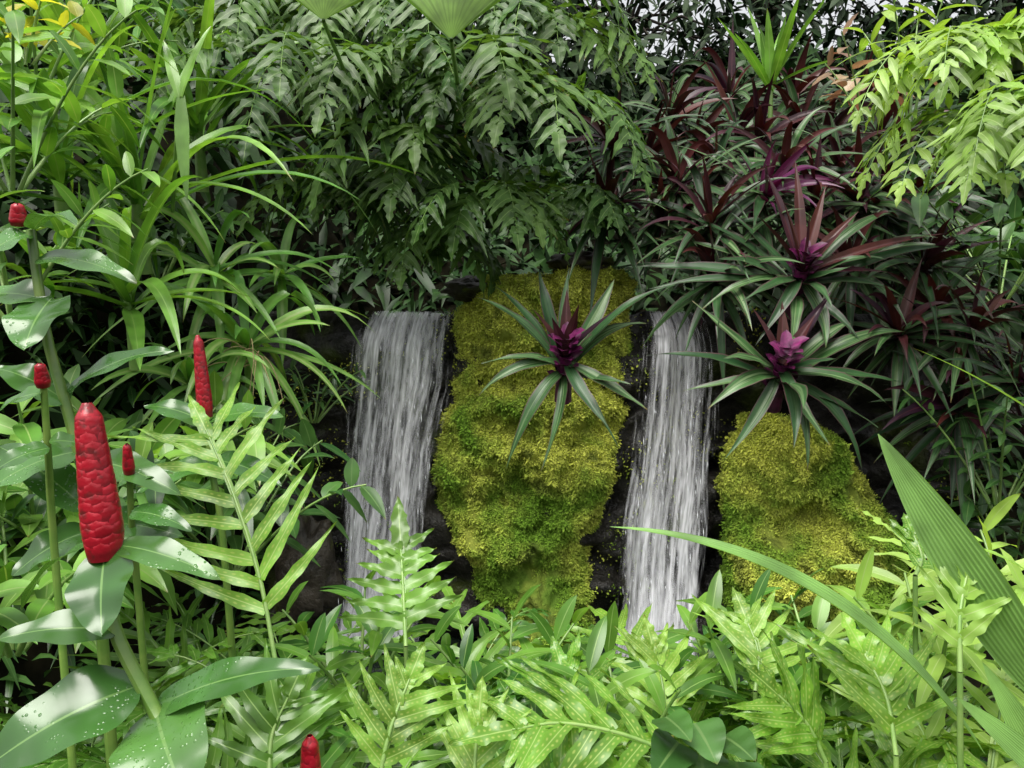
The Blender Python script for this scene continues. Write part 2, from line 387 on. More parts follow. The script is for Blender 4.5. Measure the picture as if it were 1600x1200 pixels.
def boulder(label, px, py, Y, rx, rz, seed, cat='rock'):
    c = P(px,py,Y); b = MB(); n, m = 22, 30; G = np.zeros((n,m,3))
    for i in range(n):
        a = math.pi*i/(n-1)
        for j in range(m):
            th = 2*math.pi*j/(m-1); d = V(math.sin(a)*math.cos(th), math.sin(a)*math.sin(th), -math.cos(a))
            vd = mnoise.voronoi(Vector(d*1.3+V(seed,0,0)))[0]
            k = .8+.4*(vd[1]-vd[0])+.25*fbm(d+V(seed,3,1),2.2)
            G[i,j] = c+d*V(rx,rx*.8,rz)*k
    b.grid(G)
    t = thing('boulder', label, cat, c-V(0,0,rz)); part('stone', b, M['boulder'], t)
boulder('flat rock resting on the lip over the moss column', 905,412,3.0,.14,.05,21.)
boulder('rock beside the top of the left waterfall, under the ferns', 735,452,3.05,.12,.05,25.)
boulder('dark rock left of the foot of the left waterfall', 480,900,2.85,.13,.22,37.)
# waterfalls
def waterfall(label, rows, depth, loc, seed):
    rng2 = np.random.default_rng(seed)
    t = thing('waterfall', label, 'waterfall', loc, None)
    rows = np.array(rows, float)
    for k in range(3):
        n, m = 70, 34; G = np.zeros((n,m,3))
        for i in range(n):
            q = i/(n-1); py = rows[0,0]+(rows[-1,0]-rows[0,0])*q
            l = np.interp(py,rows[:,0],rows[:,1])-12; r = np.interp(py,rows[:,0],rows[:,2])+12
            for j in range(m):
                u = j/(m-1); p = P(l+(r-l)*u, py, depth)
                yo = .20*max(0,1-q*7)**2+.05*k-.06*q
                p[1] = depth+yo+.04*mnoise.noise(Vector((u*5+k*7,q*1.6,seed)))
                p[0] += .010*mnoise.noise(Vector((u*9,q*3.5,seed+k*3)))
                G[i,j] = p
        b = MB(); b.grid(G[::-1,:], .13+.21*k); part('falling_sheet' if k else 'front_sheet', b, M['fall'], t)
    b = MB(); K = 170
    q = rng2.random(K)**.6; py = rows[0,0]+(rows[-1,0]-rows[0,0])*(.06+.94*q)
    l = np.interp(py,rows[:,0],rows[:,1]); r = np.interp(py,rows[:,0],rows[:,2])
    uu = rng2.random(K)*1.06-.03
    pts = np.array([P(a+(bb-a)*c_, y_, depth-.05) for a,bb,c_,y_ in zip(l,r,uu,py)]); pts[:,1] += rng2.uniform(-.05,.1,K)
    L = rng2.uniform(.01,.04,K); W = rng2.uniform(.0012,.0032,K)
    for ax in (V(1,0,.01),V(0,1,.01)):
        kites(b, pts, np.tile(V(.03,0,-1),(K,1)), np.tile(ax,(K,1)), L, W)
    o = part('water_drops', b, M['drop'], t); o['kind'] = 'stuff'
waterfall('left waterfall, white streaked sheet left of the moss column', [(478,560,702),(520,556,702),(600,550,695),(700,545,674),(800,540,662),(900,533,655),(1010,514,645)], 2.88, P(600,1000,2.9), 3)
waterfall('right waterfall, narrower and broken, between moss column and mossy mound', [(478,1028,1112),(560,1018,1112),(650,1008,1108),(740,998,1102),(820,985,1098),(900,976,1092),(1030,964,1088)], 2.84, P(1030,1020,2.9), 8)
# ------------------------------------------------------------------ background: undergrowth and trees
b = MB(); K = 13500
x = rng.uniform(-1,1,K); s = rng.random(K)**1.2*4.4; x = x*(2.6+s*.75)
keep = ~((np.abs(x+.1) < 1.0) & (s < .7) & (rng.random(K) < .45)); x, s = x[keep], s[keep]; K = len(x)
y = yedge(x)+.42+s; z = height(x,y)+rng.random(K)**1.5*.45
base = np.stack([x,y,z],-1); d = rng.normal(0,.7,(K,3))+V(0,-.5,.1); up = rng.normal(0,.35,(K,3))+V(0,-.5,1)
scatter(b, base, d, up, rng.uniform(.08,.24,K)*(1+s*.08), rng.uniform(.025,.065,K)*(1+s*.1), sag=.4)
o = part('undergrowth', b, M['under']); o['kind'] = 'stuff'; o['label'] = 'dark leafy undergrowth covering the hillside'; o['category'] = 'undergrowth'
b = MB(); K = 3200
x = rng.uniform(-2.6,-.95,K); y = yedge(x)+rng.uniform(-.2,.8,K); z = height(x,y)+rng.random(K)*.25
base = np.stack([x,y,z],-1); d = rng.normal(0,.7,(K,3))+V(.2,-.5,.2); up = rng.normal(0,.35,(K,3))+V(0,-.3,1)
scatter(b, base, d, up, rng.uniform(.06,.16,K), rng.uniform(.014,.035,K), sag=.4)
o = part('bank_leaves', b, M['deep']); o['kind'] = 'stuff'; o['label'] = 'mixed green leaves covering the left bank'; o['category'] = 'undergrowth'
b = MB(); K = 2400
x = rng.uniform(-1.7,1.7,K); y = rng.uniform(.95,2.15,K); z = .16+rng.random(K)**.7*.34+.06*np.sin(x*5+y*3)
base = np.stack([x,y,z],-1); d = rng.normal(0,.7,(K,3))+V(0,-.35,.5); up = rng.normal(0,.35,(K,3))+V(0,-.2,1)
scatter(b, base, d, up, rng.uniform(.06,.16,K), rng.uniform(.018,.04,K), sag=.35)
o = part('ground_cover', b, M['cover']); o['kind'] = 'stuff'; o['label'] = 'low green leaves filling the ground in front of the pool'; o['category'] = 'ground cover'
def tree(label, x, y, hgt, rad, seed, nleaf=3000, lsz=1.):
    r2 = np.random.default_rng(seed); z0 = float(height(np.array(x),np.array(y)))-.1
    t = thing('shade_tree', label, 'tree', (x,y,z0), 'dark trees at the back')
    b = MB(); tube(b, poly([V(x,y,z0),V(x+.1,y,z0+hgt*.4),V(x-.05,y+.1,z0+hgt)],10), .09,.035,9); tr = part('trunk', b, M['bark'], t)
    b = MB()
    cl = []
    for i in range(24):
        a = r2.uniform(0,6.28); rr = rad*r2.uniform(.2,1); c = V(x+math.cos(a)*rr, y+math.sin(a)*rr*.6-.2, z0+hgt*r2.uniform(.0,1.1)); cl.append(c)
        tube(b, poly([V(x,y,z0+hgt*r2.uniform(.1,.7)),(V(x,y,z0+hgt*.6)+c)/2+V(0,0,.1),c],6), .02,.006,5)
    part('limb', b, M['bark'], t)
    b = MB(); cl = np.array(cl); k = r2.integers(0,24,nleaf)
    base = cl[k]+r2.normal(0,.28,(nleaf,3))*np.array([1.3,1,1]); d = r2.normal(0,.7,(nleaf,3))+V(0,-.3,-.2); up = r2.normal(0,.4,(nleaf,3))+V(0,-.6,.8)
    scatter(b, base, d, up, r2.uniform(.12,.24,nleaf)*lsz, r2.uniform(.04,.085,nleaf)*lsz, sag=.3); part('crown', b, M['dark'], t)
for q in [('dark tree farthest left at the back, behind the strap-leaved plants',-4.2,7.0,2.2,1.4,1),
          ('dark tree at the back behind the left fan leaf',-2.3,6.4,2.0,1.2,2),
          ('dark tree at the back above the centre ferns',-.6,6.4,2.0,1.2,3),
          ('dark tree at the back, above the left edge of the purple rosettes',.95,7.3,1.5,1.4,4,1800,.75),
          ('dark tree at the back behind the upright bromeliad',2.4,7.3,1.5,1.4,5,1800,.75),
          ('dark tree farthest right at the back',4.2,6.6,2.3,1.4,6)]: tree(*q)
# ------------------------------------------------------------------ plant generators
def frame(A):
    A = nrm(A); a = nrm(np.cross(A, V(.3,1,.1))); return A, a, np.cross(A,a)
def leaf_part(t, pts, side, W, prof, mat, name='leaf', label=None, **k):
    b = MB(); leaf(b, pts, side, W, prof, **k); return part(name, b, M[mat], t, label)
def rosette(name, label, cat, c, n, L, W, mat, A=(0,-.4,.9), elmax=80, elmin=-5, droop=.8, prof=strap, group=None, fold=.25, inner=0, imat=None, stem=None, wav=0, m=5, npt=10, azr=(0,6.283), stemlen=.15):
    c = np.asarray(c,float); A, a, b_ = frame(A)
    t = thing(name, label, cat, c-A*stemlen, group)
    b = MB(); tube(b, poly([c-A*stemlen-V(0,0,.03), c-A*.05, c+A*.02],6), max(.010,L*.03), max(.006,L*.02), 8); part('stem', b, M[stem or 'stalk'], t)
    for i in range(n):
        az = azr[0]+((i*2.39996)%6.283)/6.283*(azr[1]-azr[0])+U(-.35,.35)
        q = i/max(1,n-1); el = math.radians(elmax+(elmin-elmax)*q**.8+U(-12,12))
        d = A*math.sin(el)+(a*math.cos(az)+b_*math.sin(az))*math.cos(el)
        LL = L*U(.68,1.15)*(.75+.25*min(1,q*2.5))
        side = np.cross(d,A)+V(U(-.2,.2),U(-.2,.2),U(-.2,.2))
        pts = arc(c+A*U(-.04,.03)*L*2, d, LL, droop*U(.4,1.6), npt)
        inn = i < inner
        leaf_part(t, pts, side, W*U(.8,1.12), prof, imat if inn else mat, 'young_leaf' if inn else 'leaf', fold=fold, wav=wav, m=m)
    return t
def rhoeo(label, px, py, Y, n=20, L=.32, inner=6, imat='purple', tips=None, itips=None, A=(0,-.6,.75), W=.037):
    c = P(px,py,Y)
    if tips is None:
        return rosette('rosette_plant', label, 'plant', c, n, L, W, 'rhoeo', A=V(*A)+V(U(-.5,.5),0,U(-.3,.2)), elmax=82, elmin=-34, droop=.95, prof=sword, group='striped purple rosette plants', fold=.3, inner=inner, imat=imat, stem='purpstem', stemlen=.07)
    A = nrm(A); t = thing('rosette_plant', label, 'plant', c-A*.12, 'striped purple rosette plants')
    b = MB(); tube(b, poly([c-A*.12-V(0,0,.02), c-A*.04, c+A*.05],7), .03,.022,10)
    for k in range(26):
        az = k*2.4; q = k/26; cc = c-A*(.08-.19*q); _, a1, b1 = frame(A); d = nrm((a1*math.cos(az)+b1*math.sin(az))+A*.9)
        leaf(b, arc(cc+d*.016,d,.06,.3,5), np.cross(d,A), .038, scale_p, fold=.3)
    part('stem', b, M['purpstem'], t)
    for i, (x,y,dy) in enumerate(tips):
        e = P(x,y,Y+dy); le = np.linalg.norm(e-c); o = (e-c)/le
        ctl = c+(e-c)*.5+A*le*U(.08,.32)+V(U(-.05,.05),0,U(-.03,.03))
        leaf_part(t, bez(c+o*.02+A*U(-.05,.03), ctl, e, 12), np.cross(o,A)+V(U(-.4,.4),U(-.4,.4),0), W*U(.8,1.15), sword, 'rhoeo', fold=.28, m=7, wav=.04)
    for i, (x,y,dy) in enumerate(itips or []):
        e = P(x,y,Y+dy); le = np.linalg.norm(e-c); o = (e-c)/le
        ctl = c+(e-c)*.5+A*le*.12
        leaf_part(t, bez(c+o*.01+A*.03, ctl, e, 10), np.cross(o,A)+V(U(-.3,.3),0,U(-.3,.3)), W*.85, sword, imat, 'young_leaf', fold=.5, m=7)
    return t
def frond(t, pts, side, pairs, LL, LW, ang, mat, start=.18, lprof=lance, wav=.05, grav=.25, fold=.15, wing=0., shape=None, stalk='stalk', r=.0028, lseg=7, term=.9, m=5, label=None, jit=1., ruf=0.):
    b = MB(); side = nrm(side); rr = random.random()
    shape = shape or (lambda s: math.sin(math.pi*min(1,(s*.80+.16)))**.7)
    n = len(pts); tt = np.gradient(pts,axis=0); tt /= np.linalg.norm(tt,axis=1)[:,None]
    for j in range(pairs):
        s = start+(1-start)*(j+.4)/pairs
        for sg in (-1,1):
            q = min(n-1.001, max(0,(s+U(-.018,.018)*jit+(.02 if sg>0 else 0))*(n-1))); i = int(q); f = q-i
            p = pts[i]*(1-f)+pts[i+1]*f; tg = nrm(tt[i]*(1-f)+tt[i+1]*f)
            sd = nrm(side-tg*(side@tg)); N = np.cross(sd,tg)
            aa = ang+U(-.17,.17)*jit+.25*s
            d = nrm(sg*sd*math.cos(aa)+tg*math.sin(aa)+N*U(-.2,.25)*jit)
            L = LL*shape(s)*U(.82,1.1); v = np.linspace(0,1,lseg)[:,None]
            lp = p+d*L*v+(tg*U(0,.25)*v**2+V(0,0,-grav*U(.5,1.5))*v**2-N*.10*v**2)*L
            leaf(b, lp, np.cross(d,N), LW*(.75+.25*shape(s)), lprof, fold=fold, wav=wav, wf=2.2, m=m, rnd=min(1,max(0,rr*.75+U(0,.25))), ruf=ruf)
    tg = tt[-1]; sd = nrm(side-tg*(side@tg))
    lp = pts[-1]+tg*LL*term*np.linspace(-.25,1,lseg+2)[:,None]*.55+V(0,0,-grav*.3)*LL*np.linspace(0,1,lseg+2)[:,None]**2
    leaf(b, lp, sd, LW*1.1, lance, fold=fold, wav=wav, m=m, ruf=ruf, rnd=rr)
    if wing: leaf(b, pts[int(n*start*.8):], side, wing, lambda v: .5+.5*v, fold=.1, m=3, rnd=rr)
    fo = part('frond', b, M[mat], t, label)
    b = MB(); tube(b, pts, r, r*.45, 6); part('stalk', b, M[stalk], fo)
    return fo
def fern(label, c, n, L, pairs, LL, LW, mat, dirs, droop=1.5, ang=.5, cat='fern', group=None, start=.2, wing=0., lprof=lance, wav=.05, grav=.25, up=.5, stalk='stalk', Ls=(.7,1.2), lseg=7, name='fern', out=1., ruf=0.):
    c = np.asarray(c,float); t = thing(name, label, cat, c-V(0,0,.03), group)
    b = MB(); tube(b, np.array([c-V(0,0,.06), c-V(0,0,.02), c+V(0,0,.015)]), .016,.010,7); part('crown_base', b, M['darkstalk'], t)
    for i in range(n):
        a = dirs[0]+(dirs[1]-dirs[0])*(i+.5)/n+U(-.25,.25)
        h = V(math.sin(a), -math.cos(a), 0); d = nrm(h*out+V(0,0,up*U(.6,1.5)))
        pts = arc(c, d, L*U(*Ls), droop*U(.7,1.25), 14, 1.2)
        sd = np.cross(h,Z)
        if abs(sd[0]) < .6: sd = nrm(sd+V(.5*(1 if sd[0] >= 0 else -1),0,0))
        sd = sd+V(0,0,U(-.25,.25))
        frond(t, pts, sd, pairs+random.choice((-1,0,0,1)), LL*U(.8,1.15), LW*U(.85,1.1), ang, mat, start=start, lprof=lprof, wav=wav, grav=grav, wing=wing, stalk=stalk, lseg=lseg, ruf=ruf)
    return t
def shrub(label, c, n, Hh, LL, LW, mat, cat='shrub', prof=lance, spread=.5, dirs=(0,6.283), droop=.5, lean=(0,0), leaves=9, name='leafy_shrub', stalk='stalk', lsag=.3, group=None):
    c = np.asarray(c,float); t = thing(name, label, cat, c, group)
    for i in range(n):
        a = dirs[0]+(dirs[1]-dirs[0])*(i+.5)/n+U(-.3,.3); h = V(math.sin(a),-math.cos(a),0)
        pts = arc(c+h*.015, nrm(h*spread*U(.5,1.2)+V(lean[0],lean[1],1)), Hh*U(.75,1.1), droop, 12)
        b = MB(); tube(b, pts, .005,.002,6); st = part('stem', b, M[stalk], t)
        b = MB()
        for j in range(leaves):
            s = .25+.75*(j+.5)/leaves; q = s*10.99; ii = int(q); p = pts[ii]+(pts[min(11,ii+1)]-pts[ii])*(q-ii); tg = nrm(pts[min(11,ii+1)]-pts[ii])
            _, a1, b1 = frame(tg); az = j*2.4+i
            d = nrm((a1*math.cos(az)+b1*math.sin(az))+tg*U(.3,.8))
            le = LL*U(.75,1.1); v = np.linspace(0,1,8)[:,None]
            lp = p+d*le*v+V(0,0,-lsag)*le*v**2
            up = nrm(V(0,-.35,1)+rng.normal(0,.2,3))
            leaf(b, lp, np.cross(d,up), LW*U(.85,1.1), prof, fold=.18, wav=.03, m=5)
        part('foliage', b, M[mat], st)
    return t
def leaf_bt(t, base, tip, W, N, bow=.15, prof=ovate, mat='costus', m=7, fold=.14, wav=.025, name='leaf', label=None, n=14, **k):
    base = np.asarray(base,float); tip = np.asarray(tip,float); N = nrm(N); le = np.linalg.norm(tip-base)
    pts = bez(base, (base+tip)/2+N*bow*le, tip, n)
    return leaf_part(t, pts, np.cross(tip-base,N), W, prof, mat, name, label, fold=fold, wav=wav, m=m, **k)
# ------------------------------------------------------------------ striped purple rosettes (right)
rhoeo('single striped rosette plant growing on the moss column between the waterfalls', 882,572,2.52,
      tips=[(738,462,.02),(772,446,.08),(842,422,.10),(890,418,.12),(960,436,.1),(1055,445,0),(1012,640,-.08),(966,698,-.12),(845,738,-.1),(790,735,-.06),(748,618,-.06),(752,568,-.04),(1010,505,0),(950,668,-.16),(985,600,-.1)],
      itips=[(886,450,0),(832,482,-.08),(962,484,-.08),(905,475,-.12),(862,495,-.1)], imat='purple', W=.047)
rhoeo('large striped rosette plant hanging over the mossy mound', 1218,585,2.50,
      tips=[(1082,470,.05),(1062,612,-.02),(1132,718,-.06),(1105,640,-.1),(1262,738,-.12),(1348,738,-.05),(1372,668,-.06),(1412,598,0),(1330,505,.05),(1395,640,-.12),(1010,555,.03),(1255,640,-.3),(1130,560,-.1),(1310,560,-.15),(1420,520,.08),(1300,700,-.14),(1240,700,-.2)],
      itips=[(1175,480,-.03),(1222,470,0),(1275,490,-.03),(1300,455,.02)], W=.050)
rhoeo('biggest purple-leaved rosette plant, in front of the mass above the right waterfall', 1248,440,2.62,
      tips=[(985,418,.05),(1012,452,0),(1045,372,.08),(1095,485,-.08),(1335,415,-.12),(1435,482,0),(1385,405,-.05),(1500,385,.05),(1120,405,-.1),(1342,530,-.12),(1235,560,-.16),(1160,470,-.18),(1060,335,.15),(1420,330,.15),(1300,480,-.2),(1140,330,.1),(1180,540,-.15),(1290,545,-.16)],
      itips=[(1195,265,.03),(1242,250,.05),(1290,290,.02),(1182,335,-.08),(1342,330,-.02),(1385,425,-.05),(1478,365,.03),(1265,330,-.12),(1222,310,-.1),(1310,365,-.1)], W=.048)
RH = [(960,235,3.05,'striped rosette plant with a dark heart at the left edge of the purple mass'),
      (948,330,2.95,'lowest striped rosette plant at the left edge, hanging over the rock above the moss'),
      (1045,190,3.3,'purple rosette plant behind the left end of the mass, under the sky gaps'),
      (1120,265,3.1,'purple rosette plant in the middle left of the mass'),
      (1060,290,2.95,'rosette plant with green striped leaves over the right end of the moss column'),
      (1185,225,3.2,'purple rosette plant in the middle of the mass below the upright bromeliad'),
      (1110,355,2.8,'rosette plant with maroon spear leaves just above the right waterfall'),
      (1290,225,3.25,'dark purple rosette plant right of the middle of the mass'),
      (1345,320,2.9,'purple rosette plant behind and right of the biggest one'),
      (1235,160,3.5,'purple rosette plant at the top of the mass, behind the upright bromeliad'),
      (1400,250,3.2,'purple rosette plant next to the pale hanging ferns'),
      (1140,150,3.6,'rosette plant highest up at the back of the mass'),
      (1340,165,3.5,'small purple rosette plant beneath the copper-leaved shrub'),
      (1515,520,2.6,'dark purple rosette plant low at the right edge, in shade'),
      (1445,415,2.8,'rosette plant in shade between the biggest one and the right edge'),
      (1190,310,2.85,'rosette plant with a bright magenta spear leaf, behind the biggest one'),
      (1405,525,2.65,'rosette plant hanging right of the large one over the mound'),
      (1500,640,2.6,'lowest rosette plant at the right, hanging beside the mossy mound'),
      (1590,600,2.5,'rosette plant cut by the right edge of the view, in shade'),
      (1120,440,2.75,'rosette plant hanging over the lip at the top of the right waterfall')]
for i,(x,y,Y,lb) in enumerate(RH):
    rhoeo(lb, x,y,Y, n=34, L=.34+.07*random.random(), inner=9 if i not in (4,19) else 5, imat='magenta' if i in (15,) else 'purple')
for x,y,Y in [(1005,255,3.1),(1080,230,3.3),(1150,215,3.3),(1225,265,3.0),(1250,205,3.3),(1310,270,3.05),(1370,215,3.3),(1385,335,2.95),(1030,350,2.95),(1440,320,3.0),(1330,420,2.78),(1080,330,3.0),(1460,490,2.75),(1270,330,2.9)]:
    rhoeo('one of the crowded purple rosettes packed inside the mass at upper right', x,y,Y, n=30, L=.34+.06*random.random(), inner=7)
rosette('bromeliad', 'upright bright green bromeliad standing above the purple rosettes', 'bromeliad', P(1205,135,3.2), 13, .36, .045, 'strap', A=(0,-.1,1), elmax=85, elmin=40, droop=.25, prof=strap)
# ------------------------------------------------------------------ hanging ferns (top centre)
HF = [(410,60,2.85,'fern at the upper left of the hanging ferns, beside the long strap leaves'),
      (535,20,2.95,'hanging fern below the left fan leaf'),
      (655,30,2.9,'hanging fern between the two fan leaves'),
      (770,20,2.85,'hanging fern below and right of the right fan leaf'),
      (850,70,2.9,'hanging fern at the top right of the group, under the dark trees'),
      (460,140,2.65,'hanging fern with drooping fronds left of centre, above the rosettes of strap leaves'),
      (600,130,2.7,'fern hanging over the left waterfall, upper of three'),
      (730,130,2.6,'fern hanging in the middle, over the gap between waterfall and moss'),
      (850,170,2.65,'fern at the right end of the hanging ferns, next to the purple rosettes'),
      (640,250,2.64,'fern hanging over the left waterfall, middle one of three'),
      (540,300,2.75,'fern low at the left, hanging to the left corner of the left waterfall'),
      (670,370,2.78,'lowest hanging fern, just over the lip of the left waterfall'),
      (890,310,2.75,'fern hanging above the moss column, right one'),
      (765,330,2.6,'fern with broad fronds hanging just above the moss column')]
for i,(x,y,Y,lb) in enumerate(HF):
    fern(lb, P(x,y,Y+.15), 6, .60 if i < 9 else (.48 if i < 11 else .36), 8, .19 if i < 11 else .15, .041, 'fern', (-1.6,1.6), droop=2.7, ang=.38, group='hanging ferns', wav=.13, grav=.3, up=.8, stalk='stalk', out=1., ruf=.22, Ls=(.55,1.25), lprof=taper, lseg=9)
# pale ferns (right)
for x,y,Y,lb in [(1590,80,2.2,'pale yellow-green fern hanging in the upper right corner'),
                 (1500,95,2.35,'pale fern left of the corner, over the copper-leaved shrub'),
                 (1600,190,2.1,'pale fern hanging lowest at the right edge'),
                 (1530,200,2.35,'pale fern hanging beside the purple rosettes')]:
    fern(lb, P(x,y,Y), 9, .42, 9, .12, .025, 'fernlight', (-1.9,1.2), droop=2.6, ang=.4, group='pale hanging ferns', wav=.13, up=.7, ruf=.2, Ls=(.65,1.3))
shrub('yellow-green leafy stalk standing above the pale ferns', P(1420,190,2.6), 4, .45, .13, .035, 'fernlight', spread=.3, leaves=11, name='leafy_stalk', cat='plant')
shrub('copper-leaved shrub at the top right, behind the yellow-green stalk', P(1350,190,3.0), 5, .34, .11, .05, 'copper', spread=.7, leaves=6, prof=ovate, name='copper_shrub')
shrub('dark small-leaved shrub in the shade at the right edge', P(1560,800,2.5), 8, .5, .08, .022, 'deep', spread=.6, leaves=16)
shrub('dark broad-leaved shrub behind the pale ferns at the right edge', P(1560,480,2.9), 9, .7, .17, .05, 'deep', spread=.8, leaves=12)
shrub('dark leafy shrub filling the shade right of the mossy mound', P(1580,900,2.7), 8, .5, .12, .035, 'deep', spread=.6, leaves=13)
# fan leaves (top)
def fan(label, c, Rr, a0, a1, foot, tilt, seg=18):
    t = thing('fan_palm', label, 'palm', foot); b = MB()
    n = 9; th = np.linspace(a0,a1,seg*2+1); rr = np.linspace(.02,1,n)
    ax = V(1,0,0); ay = nrm(V(0,tilt,1)); nz = np.cross(ax,ay); G = np.zeros((n,len(th),3))
    for i,r in enumerate(rr):
        for j,q in enumerate(th):
            ra = r*Rr*(1-.12*(j%2==1)*(r>.95))
            G[i,j] = c+ax*math.cos(q)*ra+ay*math.sin(q)*ra+nz*((.035 if j%2 else -.035)*ra*1.2-.25*ra*r)
    b.grid(G[:, ::-1]); part('fan_leaf', b, M['fan'], t)
    b = MB(); tube(b, poly([foot,(foot+c)/2+V(.03,-.03,.02),c+V(0,.004,0)],10), .009,.006,8); part('stalk', b, M['stalk'], t)
fan('big pleated fan leaf at the top left of centre, seen from below', P(505,32,2.2), .32, .5,2.5, P(560,250,3.0), -.1)
fan('big pleated fan leaf at the top centre with drooping edges', P(705,62,2.1), .34, .7,2.4, P(700,250,3.0), -.1)
# ------------------------------------------------------------------ strap-leaved plants (left)
for x,y,Y,n,L,lb in [(215,330,2.2,22,.84,'largest strap-leaved plant with long arching leaves at the upper left'),
                     (310,215,2.6,20,.74,'strap-leaved plant behind, next to the hanging ferns'),
                     (90,270,2.1,20,.74,'strap-leaved plant near the left edge, beside the shrubs'),
                     (130,120,2.7,22,.80,'strap-leaved plant highest up at the left'),
                     (200,470,1.95,16,.50,'strap-leaved plant lowest on the left bank, above the ginger leaves')]:
    rosette('strap_plant', lb, 'plant', P(x,y,Y), n, L, .045, 'strap', A=(.02,-.3,.95), elmax=84, elmin=12, droop=1.15, group='strap-leaved plants', npt=14, fold=.35)
for x,y,Y,n,L,lb in [(335,425,2.35,20,.40,'pale-centred rosette of strap leaves on the left bank, upper one'),
                     (385,545,2.3,26,.44,'pale-centred rosette of strap leaves drooping left of the waterfall'),
                     (300,600,2.15,16,.34,'pale-centred rosette of strap leaves behind the thin red spike'),
                     (440,430,2.6,16,.36,'pale-centred rosette of strap leaves beside the top of the left waterfall')]:
    rosette('spider_plant', lb, 'plant', P(x,y,Y), n, L, .034, 'spider', A=(.12,-.55,.8), elmax=75, elmin=-20, droop=1.3, group='pale-centred strap rosettes', npt=12)
t = thing('hanging_leaf_plant', 'plant with one long pale strap leaf hanging straight down at the upper left', 'plant', P(280,150,2.0))
leaf_bt(t, P(283,150,2.0), P(293,315,1.98), .040, (0,-1,.1), .05, strap, 'pleat', wav=.01)
leaf_bt(t, P(280,152,2.0), P(255,62,2.05), .03, (.2,-.8,.5), .1, strap, 'strap'); leaf_bt(t, P(282,152,2.0), P(330,40,2.05), .03, (-.2,-.8,.5), .1, strap, 'strap')
b = MB(); tube(b, poly([P(270,330,2.2),P(275,230,2.05),P(282,150,2.0)],8), .006,.004); part('stem', b, M['stalk'], t)
for x,y,Y,H,LL,LW,mt,lb in [(20,300,1.75,.5,.14,.036,'mid','leafy shrub at the left edge above the bud of the left ginger'),
                         (60,150,2.2,.5,.16,.04,'mid','leafy shrub at the left edge below the yellow leaves'),
                         (150,90,2.9,.6,.17,.05,'deep','dark leafy shrub at the top left behind the strap leaves'),
                         (330,80,3.2,.6,.18,.05,'deep','dark broad-leaved shrub at the top, left of the fan leaf'),
                         (20,500,1.6,.4,.12,.028,'mid','narrow-leaved shrub low at the left edge behind the ginger'),
                         (250,440,2.6,.36,.14,.03,'deep','narrow-leaved shrub behind the pale-centred rosettes'),
                         (490,660,2.8,.3,.06,.014,'deep','fine-leaved dark plant clinging left of the left waterfall'),
                         (360,900,1.9,.4,.12,.036,'deep','dark leafy shrub behind the spotted fern frond'),
                         (250,830,1.8,.4,.14,.042,'mid','leafy shrub low on the left between ginger and spotted frond'),
                         (60,900,1.5,.4,.14,.042,'mid','leafy shrub low at the left edge behind the big ginger'),
                         (20,1020,1.25,.32,.12,.036,'mid','leafy shrub lowest at the left edge, under the big ginger'),
                         (150,940,1.5,.34,.12,.036,'deep','leafy shrub behind the stem of the big ginger'),
                         (320,780,2.2,.36,.12,.034,'deep','leafy shrub under the slender ginger with the thin spike')]:
    shrub(lb, P(x,y,Y), 7, H, LL, LW, mt, spread=.7, leaves=12, droop=.7)
shrub('yellow-leaved shrub in the top left corner', P(40,100,1.95), 4, .2, .08, .035, 'yellow', spread=.5, leaves=6, prof=ovate, name='yellow_shrub')
t = thing('pleated_plant', 'grey sheened pleated leaf at the left edge under the yellow leaves', 'plant', P(-30,120,1.9))
leaf_bt(t, P(-30,100,1.9), P(110,60,1.85), .10, (0,-.6,.8), .15, lance, 'pleat', m=13, pleat=.05)
leaf_bt(t, P(-30,110,1.9), P(60,150,1.8), .08, (0,-.6,.8), .15, lance, 'pleat', m=13, pleat=.05)
# ------------------------------------------------------------------ red spiked gingers
def spike(t, bot, top, R, rows=15, per=6, lean=.0, label=None):
    b = MB(); ax = nrm(top-bot); L = np.linalg.norm(top-bot); _, a1, b1 = frame(ax)
    prof = lambda q: R*np.minimum(1,.86+np.asarray(q)*.7)*(1-np.clip((np.asarray(q)-.2)/.8,0,1)**1.2*.40)
    tube(b, bot+ax*L*np.linspace(0,.985,22)[:,None], 0,0,14, prof=lambda v: prof(v)*.95*np.sqrt(np.clip(1.01-v**14,0,1)))
    for i in range(rows):
        q = i/rows*.97; r = float(prof(q))
        for j in range(per):
            az = (j+(i%2)*.5)/per*6.283+i*.21+U(-.12,.12); rad = a1*math.cos(az)+b1*math.sin(az); tan_ = np.cross(ax,rad)
            le = L/rows*U(2.0,2.8)
            n_, m_ = 7, 7; G = np.zeros((n_,m_,3)); rn = random.random()
            for a_ in range(n_):
                v = a_/(n_-1); h_q = min(1.02, q+v*le/L); rq = float(prof(min(1,h_q)))
                if h_q > .93: rq *= max(.35, 1-(h_q-.93)*7)
                wd = math.pi/per*1.3*max(0,1-v**4.5)**.5
                for c_ in range(m_):
                    u = -1+2*c_/(m_-1); th = u*wd
                    rr = rq*(.95+.050*v*(1-.6*abs(u)**2)+(.014 if v < .99 else -.018))
                    G[a_,c_] = bot+ax*(L*h_q)+(rad*math.cos(th)+tan_*math.sin(th))*rr
            b.grid(G, rn)
    return part('flower_spike', b, M['red'], t, label)
